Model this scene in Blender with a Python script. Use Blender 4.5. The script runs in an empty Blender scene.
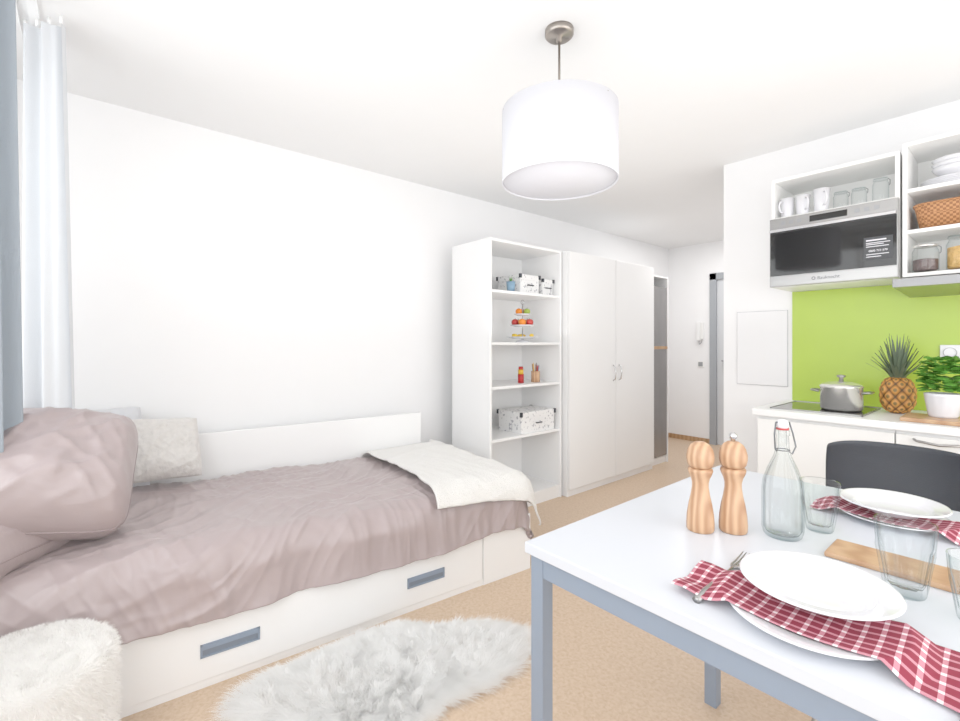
import bpy, bmesh, math, random
from mathutils import Vector, Matrix, noise
random.seed(7)
scene=bpy.context.scene
COL=bpy.context.collection
pi=math.pi
def lin(c):
    o=[]
    for v in c[:3]:
        v=v/255.0
        o.append(v/12.92 if v<=0.04045 else ((v+0.055)/1.055)**2.4)
    return (o[0],o[1],o[2],1.0)
# ---------------- materials ----------------
def mat(name,c,rough=0.5,metal=0.0,var=0.03,scale=8.0,bump=0.0,bscale=60.0,spec=0.5,sheen=0.0,stretch=None,coat=0.0,bstretch=None):
    m=bpy.data.materials.new(name); m.use_nodes=True
    nt=m.node_tree; N=nt.nodes; L=nt.links
    b=N['Principled BSDF']
    b.inputs['Roughness'].default_value=rough; b.inputs['Metallic'].default_value=metal
    b.inputs['Specular IOR Level'].default_value=spec
    b.inputs['Sheen Weight'].default_value=sheen
    b.inputs['Coat Weight'].default_value=coat
    col=lin(c)
    tc=N.new('ShaderNodeTexCoord'); mp=N.new('ShaderNodeMapping')
    if stretch: mp.inputs['Scale'].default_value=stretch
    L.new(tc.outputs['Object'],mp.inputs['Vector'])
    nz=N.new('ShaderNodeTexNoise'); nz.inputs['Scale'].default_value=scale; nz.inputs['Detail'].default_value=4
    L.new(mp.outputs[0],nz.inputs['Vector'])
    mx=N.new('ShaderNodeMix'); mx.data_type='RGBA'
    mx.inputs[6].default_value=[max(0,v*(1-var)) for v in col[:3]]+[1]
    mx.inputs[7].default_value=[min(1,v*(1+var)) for v in col[:3]]+[1]
    L.new(nz.outputs['Fac'],mx.inputs[0]); L.new(mx.outputs[2],b.inputs['Base Color'])
    if bump>0:
        n2=N.new('ShaderNodeTexNoise'); n2.inputs['Scale'].default_value=bscale; n2.inputs['Detail'].default_value=3
        mp2=mp
        if bstretch:
            mp2=N.new('ShaderNodeMapping'); mp2.inputs['Scale'].default_value=bstretch; mp2.inputs['Rotation'].default_value=(0,0,.5)
            L.new(tc.outputs['Object'],mp2.inputs['Vector']); n2.inputs['Distortion'].default_value=.6
        L.new(mp2.outputs[0],n2.inputs['Vector'])
        bp=N.new('ShaderNodeBump'); bp.inputs['Strength'].default_value=bump; bp.inputs['Distance'].default_value=0.01
        L.new(n2.outputs['Fac'],bp.inputs['Height']); L.new(bp.outputs[0],b.inputs['Normal'])
    return m
def clearglass(name,edge=(172,188,190),ior=1.5):
    m=bpy.data.materials.new(name); m.use_nodes=True
    N=m.node_tree.nodes; L=m.node_tree.links
    for n in list(N):
        if n.type=='BSDF_PRINCIPLED': N.remove(n)
    out=[n for n in N if n.type=='OUTPUT_MATERIAL'][0]
    lw=N.new('ShaderNodeLayerWeight'); lw.inputs['Blend'].default_value=0.35
    pw=N.new('ShaderNodeMath'); pw.operation='POWER'; pw.inputs[1].default_value=2.4; L.new(lw.outputs['Facing'],pw.inputs[0])
    mc=N.new('ShaderNodeMix'); mc.data_type='RGBA'; mc.inputs[6].default_value=(.97,.982,.982,1); mc.inputs[7].default_value=lin(edge)
    L.new(pw.outputs[0],mc.inputs[0])
    tr=N.new('ShaderNodeBsdfTransparent'); L.new(mc.outputs[2],tr.inputs['Color'])
    g=N.new('ShaderNodeBsdfGlossy'); g.inputs['Roughness'].default_value=0.03
    fr=N.new('ShaderNodeFresnel'); fr.inputs['IOR'].default_value=ior
    geo=N.new('ShaderNodeNewGeometry')
    fm=N.new('ShaderNodeMath'); fm.operation='MULTIPLY'
    inv=N.new('ShaderNodeMath'); inv.operation='SUBTRACT'; inv.inputs[0].default_value=1.0; L.new(geo.outputs['Backfacing'],inv.inputs[1])
    L.new(fr.outputs[0],fm.inputs[0]); L.new(inv.outputs[0],fm.inputs[1])
    mx=N.new('ShaderNodeMixShader'); L.new(fm.outputs[0],mx.inputs[0])
    L.new(tr.outputs[0],mx.inputs[1]); L.new(g.outputs[0],mx.inputs[2]); L.new(mx.outputs[0],out.inputs['Surface'])
    return m
def translmat(name,c,f=0.45,bump=.15):
    m=mat(name,c,0.85,bump=bump,bscale=300,spec=.2,var=.01)
    N=m.node_tree.nodes; L=m.node_tree.links
    out=[n for n in N if n.type=='OUTPUT_MATERIAL'][0]; b=N['Principled BSDF']
    t=N.new('ShaderNodeBsdfTranslucent'); t.inputs['Color'].default_value=lin(c)
    mx=N.new('ShaderNodeMixShader'); mx.inputs[0].default_value=f
    L.new(b.outputs[0],mx.inputs[1]); L.new(t.outputs[0],mx.inputs[2]); L.new(mx.outputs[0],out.inputs['Surface'])
    return m
M={}
M['wall']=mat('wall_paint',(247,247,248),0.9,var=0.01,bump=0.04,bscale=150,spec=0.2)
M['ceil']=mat('ceiling_paint',(244,244,244),0.95,var=0.01,spec=0.1)
M['hatch']=mat('hatch_paint',(240,240,242),0.7,var=0.01)
M['shadow_gap']=mat('hatch_shadow_gap',(185,185,190),0.8)  # grey colour stands in for the shade in the joint around the hatch door
M['white']=mat('white_laminate',(244,244,244),0.35,var=0.01)
M['cream']=mat('cream_laminate',(245,245,243),0.4,var=0.01)
M['tabletop']=mat('table_laminate',(206,210,218),0.3,var=0.01)
M['greyblue']=mat('powder_coated_steel',(132,147,167),0.4,var=0.02,metal=0.2)
M['recess']=mat('handle_recess_grey',(112,122,136),0.5,var=0.02)
M['steel']=mat('brushed_steel',(158,157,156),0.3,metal=1.0,var=0.05,scale=3,stretch=(1,1,60))
M['pot']=mat('polished_pot_steel',(230,228,224),0.2,metal=.75,var=0.02)
M['chrome']=mat('chrome',(205,205,207),0.15,metal=1.0)
M['wire']=mat('steel_wire',(100,102,106),0.3,metal=0.8)
M['nickel']=mat('satin_nickel',(158,150,142),0.35,metal=1.0)
M['black']=mat('black_glass',(8,9,10),0.06,spec=0.4)
M['blackp']=mat('black_plastic',(32,37,46),0.5,bump=0.1,bscale=300)
M['ceramic']=mat('white_ceramic',(228,228,233),0.1,var=0.005,coat=0.3)
M['green']=mat('lime_splashback',(168,198,56),0.35,var=0.04)
M['mauve']=mat('mauve_satin',(160,144,144),0.42,var=0.03,scale=3,bump=0.12,bscale=12,sheen=0.1,bstretch=(4.5,.8,1.5),spec=.7)
M['mauvepipe']=mat('mauve_piping',(140,125,125),0.5)
M['blanket']=mat('cream_wool',(236,234,230),0.95,bump=0.8,bscale=150,sheen=0.2,var=.03,scale=60)
M['knit']=mat('grey_knit',(212,208,204),0.95,bump=1.0,bscale=38,sheen=0.3,var=.16,scale=45)
M['pale']=mat('pale_grey_cotton',(210,211,215),0.9,bump=0.2,bscale=40)
M['mattress']=mat('mattress_ticking',(238,238,240),0.9,bump=0.2,bscale=60)
M['fur']=translmat('sheepskin_wool',(255,255,254),0.5,0)
M['furcream']=translmat('cream_fleece',(254,253,251),0.45,0)
M['shade']=translmat('white_shade_fabric',(230,230,236),0.2)
M['curt']=translmat('pale_curtain',(210,213,217),0.05)
M['curtb']=translmat('blue_grey_curtain',(152,162,172),0.05)
M['glass']=clearglass('clear_glass')
M['pane']=clearglass('window_glass',(240,244,244),1.3)
M['red']=mat('red_wax',(180,24,24),0.5); M['yellow']=mat('yellow_paint',(230,180,50),0.5)
M['blue']=mat('light_blue_tin',(120,155,182),0.5)
M['redseal']=mat('red_rubber',(180,50,50),0.5)
M['grey']=mat('mid_grey',(145,147,150),0.5)
M['doorgrey']=mat('grey_door_frame',(150,155,161),0.5)
M['mirror']=mat('grey_reflective_panel',(140,137,136),0.25,metal=.6,var=0.3,scale=6,stretch=(1,1,.3))
M['leaf']=mat('basil_leaf',(82,146,46),0.45,var=0.3,scale=20)
M['pleaf']=mat('pineapple_leaf',(88,104,82),0.5,var=0.35,scale=12)
M['soil']=mat('soil',(60,42,28),0.95,bump=0.5)
M['apple_red']=mat('red_apple_skin',(180,38,30),0.3,var=0.3,scale=15)
M['apple_green']=mat('green_apple_skin',(140,165,50),0.3,var=0.2,scale=15)
M['orange']=mat('orange_peel',(236,126,22),0.45,bump=0.3,bscale=200)
M['banana']=mat('banana_peel',(230,190,50),0.5,var=0.1)
M['dark']=mat('dark_contents',(92,74,72),0.6,var=0.5,scale=80,bump=0.8)
M['pasta']=mat('dry_pasta',(222,172,96),0.6,var=0.3,scale=70,bump=1.0,bscale=80)
def woodmat(name,c1,c2,scale=(1,1,1),rough=0.45,ws=6):
    m=bpy.data.materials.new(name); m.use_nodes=True
    N=m.node_tree.nodes; L=m.node_tree.links; b=N['Principled BSDF']; b.inputs['Roughness'].default_value=rough
    tc=N.new('ShaderNodeTexCoord'); mp=N.new('ShaderNodeMapping'); mp.inputs['Scale'].default_value=scale
    L.new(tc.outputs['Object'],mp.inputs[0])
    w=N.new('ShaderNodeTexWave'); w.inputs['Scale'].default_value=ws; w.inputs['Distortion'].default_value=4; w.inputs['Detail'].default_value=3
    w.inputs['Detail Scale'].default_value=1.5
    L.new(mp.outputs[0],w.inputs['Vector'])
    mx=N.new('ShaderNodeMix'); mx.data_type='RGBA'; mx.inputs[6].default_value=lin(c1); mx.inputs[7].default_value=lin(c2)
    L.new(w.outputs['Fac'],mx.inputs[0]); L.new(mx.outputs[2],b.inputs['Base Color'])
    return m
M['beech']=woodmat('oiled_wood',(206,164,126),(172,124,88),(1,1,0.15),ws=16)
M['board']=woodmat('chopping_board_wood',(190,150,112),(168,124,88),(0.3,1,1),ws=14)
M['oak']=woodmat('oak',(186,148,108),(164,124,84),(1,1,0.2))
def floormat():
    m=bpy.data.materials.new('cork_linoleum'); m.use_nodes=True
    N=m.node_tree.nodes; L=m.node_tree.links; b=N['Principled BSDF']; b.inputs['Roughness'].default_value=0.45
    tc=N.new('ShaderNodeTexCoord')
    n1=N.new('ShaderNodeTexNoise'); n1.inputs['Scale'].default_value=70; n1.inputs['Detail'].default_value=6; n1.inputs['Distortion'].default_value=.6
    L.new(tc.outputs['Object'],n1.inputs['Vector'])
    cr=N.new('ShaderNodeValToRGB'); e=cr.color_ramp.elements
    e[0].position=0.3; e[0].color=lin((193,162,132)); e[1].position=0.7; e[1].color=lin((212,186,159))
    e.new(0.5).color=lin((204,176,148))
    L.new(n1.outputs['Fac'],cr.inputs[0]); L.new(cr.outputs[0],b.inputs['Base Color'])
    return m
M['floor']=floormat()
def ginghammat():
    m=bpy.data.materials.new('red_check_cotton'); m.use_nodes=True
    N=m.node_tree.nodes; L=m.node_tree.links; b=N['Principled BSDF']; b.inputs['Roughness'].default_value=0.9
    uv=N.new('ShaderNodeUVMap'); sp=N.new('ShaderNodeSeparateXYZ'); L.new(uv.outputs[0],sp.inputs[0])
    def stripe(o,per,th):
        a=N.new('ShaderNodeMath'); a.operation='MULTIPLY'; a.inputs[1].default_value=1/per; L.new(o,a.inputs[0])
        f=N.new('ShaderNodeMath'); f.operation='FRACT'; L.new(a.outputs[0],f.inputs[0])
        g=N.new('ShaderNodeMath'); g.operation='GREATER_THAN'; g.inputs[1].default_value=th; L.new(f.outputs[0],g.inputs[0])
        return g.outputs[0]
    s1=stripe(sp.outputs[0],0.025,0.28); s2=stripe(sp.outputs[1],0.025,0.28)
    ad=N.new('ShaderNodeMath'); ad.operation='ADD'; L.new(s1,ad.inputs[0]); L.new(s2,ad.inputs[1])
    dv=N.new('ShaderNodeMath'); dv.operation='MULTIPLY'; dv.inputs[1].default_value=0.5; L.new(ad.outputs[0],dv.inputs[0])
    cr=N.new('ShaderNodeValToRGB'); cr.color_ramp.interpolation='CONSTANT'; e=cr.color_ramp.elements
    e[0].position=0; e[0].color=lin((238,226,228)); e[1].position=0.75; e[1].color=lin((128,28,50)); e.new(0.25).color=lin((192,122,136))
    L.new(dv.outputs[0],cr.inputs[0]); L.new(cr.outputs[0],b.inputs['Base Color'])
    return m
M['check']=ginghammat()
def patternmat():
    m=bpy.data.materials.new('printed_box_paper'); m.use_nodes=True
    N=m.node_tree.nodes; L=m.node_tree.links; b=N['Principled BSDF']; b.inputs['Roughness'].default_value=0.7
    tc=N.new('ShaderNodeTexCoord'); v=N.new('ShaderNodeTexNoise'); v.inputs['Scale'].default_value=45; v.inputs['Detail'].default_value=1
    L.new(tc.outputs['Object'],v.inputs['Vector'])
    cr=N.new('ShaderNodeValToRGB'); e=cr.color_ramp.elements
    e[0].position=0.32; e[0].color=lin((170,170,176)); e[1].position=0.40; e[1].color=lin((236,236,236))
    L.new(v.outputs['Fac'],cr.inputs[0]); L.new(cr.outputs[0],b.inputs['Base Color']); return m
M['print']=patternmat()
def wickermat():
    m=bpy.data.materials.new('woven_wicker'); m.use_nodes=True
    N=m.node_tree.nodes; L=m.node_tree.links; b=N['Principled BSDF']; b.inputs['Roughness'].default_value=0.6
    tc=N.new('ShaderNodeTexCoord'); br=N.new('ShaderNodeTexChecker'); br.inputs['Scale'].default_value=90
    L.new(tc.outputs['Object'],br.inputs['Vector']); br.inputs['Color1'].default_value=lin((186,128,80)); br.inputs['Color2'].default_value=lin((136,84,46))
    L.new(br.outputs['Color'],b.inputs['Base Color'])
    bp=N.new('ShaderNodeBump'); bp.inputs['Strength'].default_value=0.6; bp.inputs['Distance'].default_value=0.004
    L.new(br.outputs['Fac'],bp.inputs['Height']); L.new(bp.outputs[0],b.inputs['Normal']); return m
M['wicker']=wickermat()
def pinemat():
    m=bpy.data.materials.new('pineapple_skin'); m.use_nodes=True
    N=m.node_tree.nodes; L=m.node_tree.links; b=N['Principled BSDF']; b.inputs['Roughness'].default_value=0.55
    at=N.new('ShaderNodeAttribute'); at.attribute_name='scales'
    cr=N.new('ShaderNodeValToRGB'); e=cr.color_ramp.elements
    e[0].position=0.12; e[0].color=lin((84,58,26)); e[1].position=0.8; e[1].color=lin((214,146,66)); e.new(0.45).color=lin((176,112,46)); e.new(0.95).color=lin((120,96,50))
    L.new(at.outputs['Fac'],cr.inputs[0]); L.new(cr.outputs[0],b.inputs['Base Color']); return m
M['pine']=pinemat()

# ---------------- geometry helpers ----------------
def add(name,me,m,parent=None,smooth=False,loc=(0,0,0),rot=(0,0,0),label=None):
    o=bpy.data.objects.new(name,me); COL.objects.link(o)
    if m is not None: me.materials.append(m)
    if smooth:
        for p in me.polygons: p.use_smooth=True
    o.location=loc; o.rotation_euler=rot
    if parent is not None: o.parent=parent
    if label: o['label']=label
    return o
def mesh(name,v,f,m,parent=None,smooth=False,**k):
    me=bpy.data.meshes.new(name); me.from_pydata([tuple(a) for a in v],[],f); me.update()
    return add(name,me,m,parent,smooth,**k)
def thing(name,label,cat,loc=(0,0,0),rot=(0,0,0),group=None):
    o=bpy.data.objects.new(name,None); COL.objects.link(o); o.location=loc
    o.rotation_euler=rot if isinstance(rot,tuple) else (0,0,rot)
    o.empty_display_size=0.05
    o['label']=label; o['category']=cat
    if group: o['group']=group
    return o
def tag(o,label,cat,group=None):
    o['label']=label; o['category']=cat
    if group: o['group']=group
    return o
def bm_box(bm,a,b,bev=0.0):
    r=bmesh.ops.create_cube(bm,size=1.0)
    vs=r['verts']
    for v in vs:
        v.co=Vector((a[0]+(v.co.x+.5)*(b[0]-a[0]),a[1]+(v.co.y+.5)*(b[1]-a[1]),a[2]+(v.co.z+.5)*(b[2]-a[2])))
    if bev>0:
        es=list({e for v in vs for e in v.link_edges})
        bmesh.ops.bevel(bm,geom=es,offset=bev,segments=2,affect='EDGES',profile=0.6)
def boxes(name,lst,m,parent=None,bev=0.0,**k):
    bm=bmesh.new()
    for a,b in lst: bm_box(bm,a,b,bev)
    me=bpy.data.meshes.new(name); bm.to_mesh(me); bm.free()
    return add(name,me,m,parent,**k)
def box(name,a,b,m,parent=None,bev=0.002,**k): return boxes(name,[(a,b)],m,parent,bev,**k)
def lathe(name,prof,m,parent=None,seg=32,loc=(0,0,0),rot=(0,0,0),smooth=True,label=None,fac=None):
    v=[];f=[];rings=[]
    for r,z in prof:
        if r<=1e-6: rings.append([len(v)]); v.append((0,0,z))
        else:
            rings.append(list(range(len(v),len(v)+seg)))
            for i in range(seg):
                a=2*pi*i/seg; rr=r*(fac(a,z) if fac else 1)
                v.append((rr*math.cos(a),rr*math.sin(a),z))
    for A,B in zip(rings,rings[1:]):
        for i in range(seg):
            j=(i+1)%seg
            if len(A)==1 and len(B)==1: continue
            if len(A)==1: f.append((A[0],B[j],B[i]))
            elif len(B)==1: f.append((A[i],A[j],B[0]))
            else: f.append((A[i],A[j],B[j],B[i]))
    return mesh(name,v,f,m,parent,smooth,loc=loc,rot=rot,label=label)
def sweep_data(pts,rad,seg=8,v=None,f=None):
    if v is None: v=[];f=[]
    pts=[Vector(p) for p in pts]; n=len(pts)
    if not isinstance(rad,(list,tuple)): rad=[rad]*n
    t0=(pts[1]-pts[0]).normalized()
    up=Vector((0,0,1)) if abs(t0.z)<0.9 else Vector((1,0,0))
    nrm=t0.cross(up).normalized(); base=len(v)
    for i,p in enumerate(pts):
        t=((pts[min(i+1,n-1)]-pts[max(i-1,0)])).normalized()
        nrm=(nrm-t*nrm.dot(t)).normalized(); bn=t.cross(nrm)
        for k in range(seg):
            a=2*pi*k/seg
            v.append(p+(nrm*math.cos(a)+bn*math.sin(a))*rad[i])
    for i in range(n-1):
        for k in range(seg):
            a=base+i*seg+k; b=base+i*seg+(k+1)%seg
            f.append((a,b,b+seg,a+seg))
    f.append(tuple(base+k for k in reversed(range(seg)))); f.append(tuple(base+(n-1)*seg+k for k in range(seg)))
    return v,f
def sweep(name,pts,rad,m,parent=None,seg=8,**k):
    v,f=sweep_data(pts,rad,seg); return mesh(name,v,f,m,parent,True,**k)
def arc(c,r,a0,a1,n):
    return [(c[0]+r*math.cos(a0+(a1-a0)*i/n),c[1],c[2]+r*math.sin(a0+(a1-a0)*i/n)) for i in range(n+1)]
def dup(root,loc,rot=None,label=None,scale=None):
    def rec(o,par):
        c=o.copy(); COL.objects.link(c)
        if par is not None: c.parent=par; c.matrix_parent_inverse=o.matrix_parent_inverse.copy()
        for ch in list(o.children): rec(ch,c)
        return c
    r=rec(root,None); r.location=loc
    if rot is not None: r.rotation_euler=(0,0,rot)
    if label: r['label']=label
    if scale: r.scale=(scale,)*3
    return r
def struct(o): o['kind']='structure'; return o
def gridmesh(name,P,nu,nv,m,parent=None,uv=None,**k):
    v=[];f=[]
    for j in range(nv+1):
        for i in range(nu+1): v.append(P(i/nu,j/nv))
    for j in range(nv):
        for i in range(nu):
            a=j*(nu+1)+i; f.append((a,a+1,a+nu+2,a+nu+1))
    o=mesh(name,v,f,m,parent,True,**k)
    if uv:
        ul=o.data.uv_layers.new(name='UVMap')
        for p in o.data.polygons:
            for li,vi in zip(p.loop_indices,p.vertices):
                j,i=divmod(vi,nu+1); ul.data[li].uv=uv(i/nu,j/nv)
    return o
def solid(o,t):
    md=o.modifiers.new('thickness','SOLIDIFY'); md.thickness=t; md.offset=1; return o

# ---------------- camera ----------------
FPX=465.0
cd=bpy.data.cameras.new('camera'); cam=bpy.data.objects.new('camera',cd); COL.objects.link(cam)
cd.sensor_width=36; cd.lens=FPX/960*36; cd.shift_y=-17.5/960; cd.clip_start=0.05
cam.location=(0,0,1.27); cam.rotation_euler=(pi/2,0,math.radians(49.8)); scene.camera=cam

# ---------------- room ----------------
XL,XR,YW,YK,YF,ZC=-3.15,1.7,-0.54,3.48,6.0,2.54
XC=-1.416
struct(box('floor',(XL-.1,YW-.1,-0.1),(XR+.1,YF+.1,0),M['floor'],bev=0))
struct(box('ceiling',(XL-.1,YW-.1,ZC),(XR+.1,YF+.1,ZC+.1),M['ceil'],bev=0))
struct(box('wall_left',(XL-.1,YW-.1,0),(XL,YF+.1,ZC),M['wall'],bev=0))
struct(box('wall_right',(XR,YW-.1,0),(XR+.1,YK,ZC),M['wall'],bev=0))
struct(box('wall_kitchen',(XC,YK,0),(XR+.1,YK+.12,ZC),M['wall'],bev=0))
struct(box('wall_corridor',(XC,YK+.12,0),(XC+.12,YF+.1,ZC),M['wall'],bev=0))
struct(boxes('wall_back',[((XL,YF,0),(-2.52,YF+.1,ZC)),((-1.6,YF,0),(XC,YF+.1,ZC)),((-2.52,YF,2.08),(-1.6,YF+.1,ZC))],M['wall']))
wx0,wx1,wz0,wz1=-2.5,1.2,0.88,2.4
struct(boxes('wall_front',[((XL,YW-.1,0),(XR,YW,wz0)),((XL,YW-.1,wz1),(XR,YW,ZC)),((XL,YW-.1,wz0),(wx0,YW,wz1)),((wx1,YW-.1,wz0),(XR,YW,wz1))],M['wall']))
fr=[]
y0,y1=YW-.08,YW-.02
for i in range(4):
    x=wx0+(wx1-wx0-.06)*i/3; fr.append(((x,y0,wz0),(x+.06,y1,wz1)))
fr+= [((wx0,y0,wz0),(wx1,y1,wz0+.06)),((wx0,y0,wz1-.06),(wx1,y1,wz1))]
w=struct(boxes('window_1',fr,M['white']))
box('pane',(wx0,YW-.055,wz0),(wx1,YW-.05,wz1),M['pane'],w,bev=0)
struct(box('trim_1',(wx0-.03,YW-.02,wz0-.03),(wx1+.03,YW+.06,wz0),M['white']))
struct(box('baseboard_left',(XL,4.9,0),(XL+.015,YF,.06),M['oak']))
struct(box('baseboard_back',(XL+.015,YF-.015,0),(-2.6,YF,.06),M['oak']))
d=struct(boxes('door_1',[((-2.60,YF-.03,0),(-2.52,YF+.02,2.14)),((-1.6,YF-.03,0),(-1.52,YF+.02,2.14)),((-2.60,YF-.03,2.06),(-1.52,YF+.02,2.14))],M['doorgrey']))
box('door_leaf',(-2.52,YF+.0,0.01),(-1.6,YF+.05,2.06),mat('door_leaf_paint',(205,208,212),0.5),d)
sweep('door_handle',[(-2.44,YF,1.05),(-2.44,YF-.05,1.05),(-2.40,YF-.055,1.05),(-2.31,YF-.055,1.05)],.009,M['chrome'],d)
h=thing('access_hatch','white flush metal access hatch set in the kitchen wall','wall hatch',(-1.17,YK-.0015,1.235))
box('hatch_frame',(-.155,-.005,-.25),(.155,0,.25),M['shadow_gap'],h,bev=.001)
box('hatch_door',(-.152,-.008,-.247),(.152,-.005,.247),M['hatch'],h,bev=.001)
ic=thing('intercom','white wall intercom handset with coiled cord','intercom',(-2.73,YF-.002,1.42))
box('base_plate',(-.045,-.02,-.11),(.045,0,.11),M['cream'],ic,bev=.006)
box('handset',(-.025,-.055,-.12),(.015,-.02,.12),M['white'],ic,bev=.01)
sweep('cord',[(0,-.03,-.12),(.01,-.04,-.17),(.03,-.04,-.15),(.04,-.03,-.1)],.006,M['grey'],ic)
ls=thing('light_switch','white square light switch','switch',(-2.72,YF-.002,1.0))
box('plate',(-.04,-.008,-.04),(.04,0,.04),M['cream'],ls,bev=.003); box('rocker',(-.028,-.014,-.028),(.028,-.008,.028),M['grey'],ls,bev=.003)

# ---------------- bed ----------------
BA=-math.radians(5)
bed=thing('bed','white storage bed with long front drawer and low back panel','bed',(-1.82,1.91,0),BA)
W,LN=1.08,2.28
boxes('bed_frame',[((-W,-LN,0.02),(-.02,-.02,.30)),((-.05,-LN,0),(-.02,0,.05)),((-.03,-LN,.27),(0,0,.31)),((-.03,-.325,.0),(0,0,.27)),((-.03,-LN,0),(0,-1.995,.27)),((-.03,-LN,0),(-.004,0,.03))],M['white'],bed,bev=.002)
dr=box('drawer',(-.025,-1.99,.03),(.0,-.33,.265),M['white'],bed,bev=.003)
for hc in (-1.5,-.665):
    boxes('handle',[((-.001,hc-.1,.116),(.006,hc+.1,.122)),((-.001,hc-.1,.158),(.006,hc+.1,.164)),((-.001,hc-.1,.116),(.006,hc-.093,.164)),((-.001,hc+.093,.116),(.006,hc+.1,.164)),((-.001,hc-.093,.146),(.008,hc+.093,.158))],M['greyblue'],dr,label='recessed grey metal handle')
    box('handle_recess',(-.0005,hc-.093,.122),(.0012,hc+.093,.146),M['recess'],dr,bev=0,label='dark grey recess')
box('back_panel',(-W-.02,-LN+.1,.0),(-W,-.12,.755),M['white'],bed,bev=.003)
mt=box('mattress',(-W+.02,-LN+.03,.30),(-.02,-.05,.45),M['mattress'],bed,bev=.04)
for p in mt.data.polygons: p.use_smooth=True

def sabs(x,e=.10): return math.sqrt(x*x+e*e)-e
def ridge(q,p): return max(0,1-sabs(noise.noise(q))*1.1)**p
def drape(xa,xb,ya,yb,top,r,flare,foldamp,seed,maxe,wr):
    def P(s,t):
        ex=max(0,s-xb); ey=max(0,t-yb); x=min(s,xb); y=min(t,yb)
        e=math.hypot(ex,ey); z=top
        cx=(x-xa)/(xb-xa)
        a1=noise.noise(Vector((s*2.2+t*.8+seed,t*2.2-s*1.0,seed*2)))
        w1=noise.noise(Vector((s*1.5,t*1.5,seed+9)))*1.2
        r1=ridge(Vector((s*5.0+t*3.0+w1,t*1.3-s*1.4,seed+4)),5)
        r2=ridge(Vector((s*2.0-t*5.0+w1*2,s*1.6+t*1.0,seed+14)),6)
        r3=ridge(Vector((s*12+t*8+w1*4,t*3-s*2.5,seed+24)),6)
        r4=ridge(Vector((s*5-t*16+w1*4,t*4+s*3,seed+34)),6)
        wv=wr*(a1*.010+r1*.013+r2*.008+r3*.006+r4*.004)
        if e>0:
            dx,dy=ex/e,ey/e
            e=min(e,maxe)
            q=pi/2*r
            if e<q: hx=r*math.sin(e/r); vz=r*(1-math.cos(e/r))
            else: hx=r+flare*(e-q); vz=r+(e-q)
            k=min(1,e/(q+.05))
            arcp=(y if dx>.5 else x)
            fold=foldamp*k*(math.sin(arcp*13+seed+2*noise.noise(Vector((arcp*2,seed,0))))*.5+noise.noise(Vector((arcp*9,e*3,seed)))*.9+noise.noise(Vector((arcp*24,e*4,seed)))*.4)
            hx+=fold+wv*.7; z=top-vz+wv*(1-k)+ (noise.noise(Vector((arcp*3,seed*3,1)))*.02*k)
            return (x+dx*hx,y+dy*hx,z)
        back=max(0,1-cx/.10); z-=.05*back*back
        return (x,y,z+wv)
    return P
Pd=drape(-W+.03,-.10,-2.2,-.10,.495,.11,.10,.018,3.1,.37,1.0)
x0,x1=-W+.03,.20; dy0,dy1=-2.24,.20
def Pduv(u,v):
    s=x0+(x1-x0)*u; t=dy0+(dy1-dy0)*v
    lift=max(0,1-v/.14)
    if s>-.10: s=-.10+(s+.10)*(1-.45*lift)
    p=list(Pd(s,t))
    hh=max(0,min(1,(-p[1]-0.9)/1.0)); p[2]+=.05*hh*math.exp(-((u-.35)/.5)**2)
    k=max(0,1-v/.03); p[2]-=.03*k*k
    return p
du=gridmesh('duvet',Pduv,240,380,M['mauve'],loc=(-1.82,1.91,0),rot=(0,0,BA))
solid(du,-.02); tag(du,'mauve satin duvet draped over the bed with soft wrinkles','duvet')
Pb=drape(-W+.04,-.10,-.62,-.08,.522,.13,.20,.016,8.3,.37,.6)
def Pbl(u,v):
    ov=.045+.115*v**1.5
    s=(-W+.04)+(ov+W-.04)*u
    ys=-.60+ .05*math.sin(u*3)-.03*u
    t=ys+(.16+.06*u-ys)*v
    p=list(Pb(s,t)); p[2]+=.017+.003*noise.noise(Vector((s*8,t*8,2)))
    return p
bl=gridmesh('blanket',Pbl,140,100,M['blanket'],loc=(-1.82,1.91,0),rot=(0,0,BA))
solid(bl,.008); tag(bl,'cream fleece throw folded over the foot of the bed','blanket')

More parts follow.
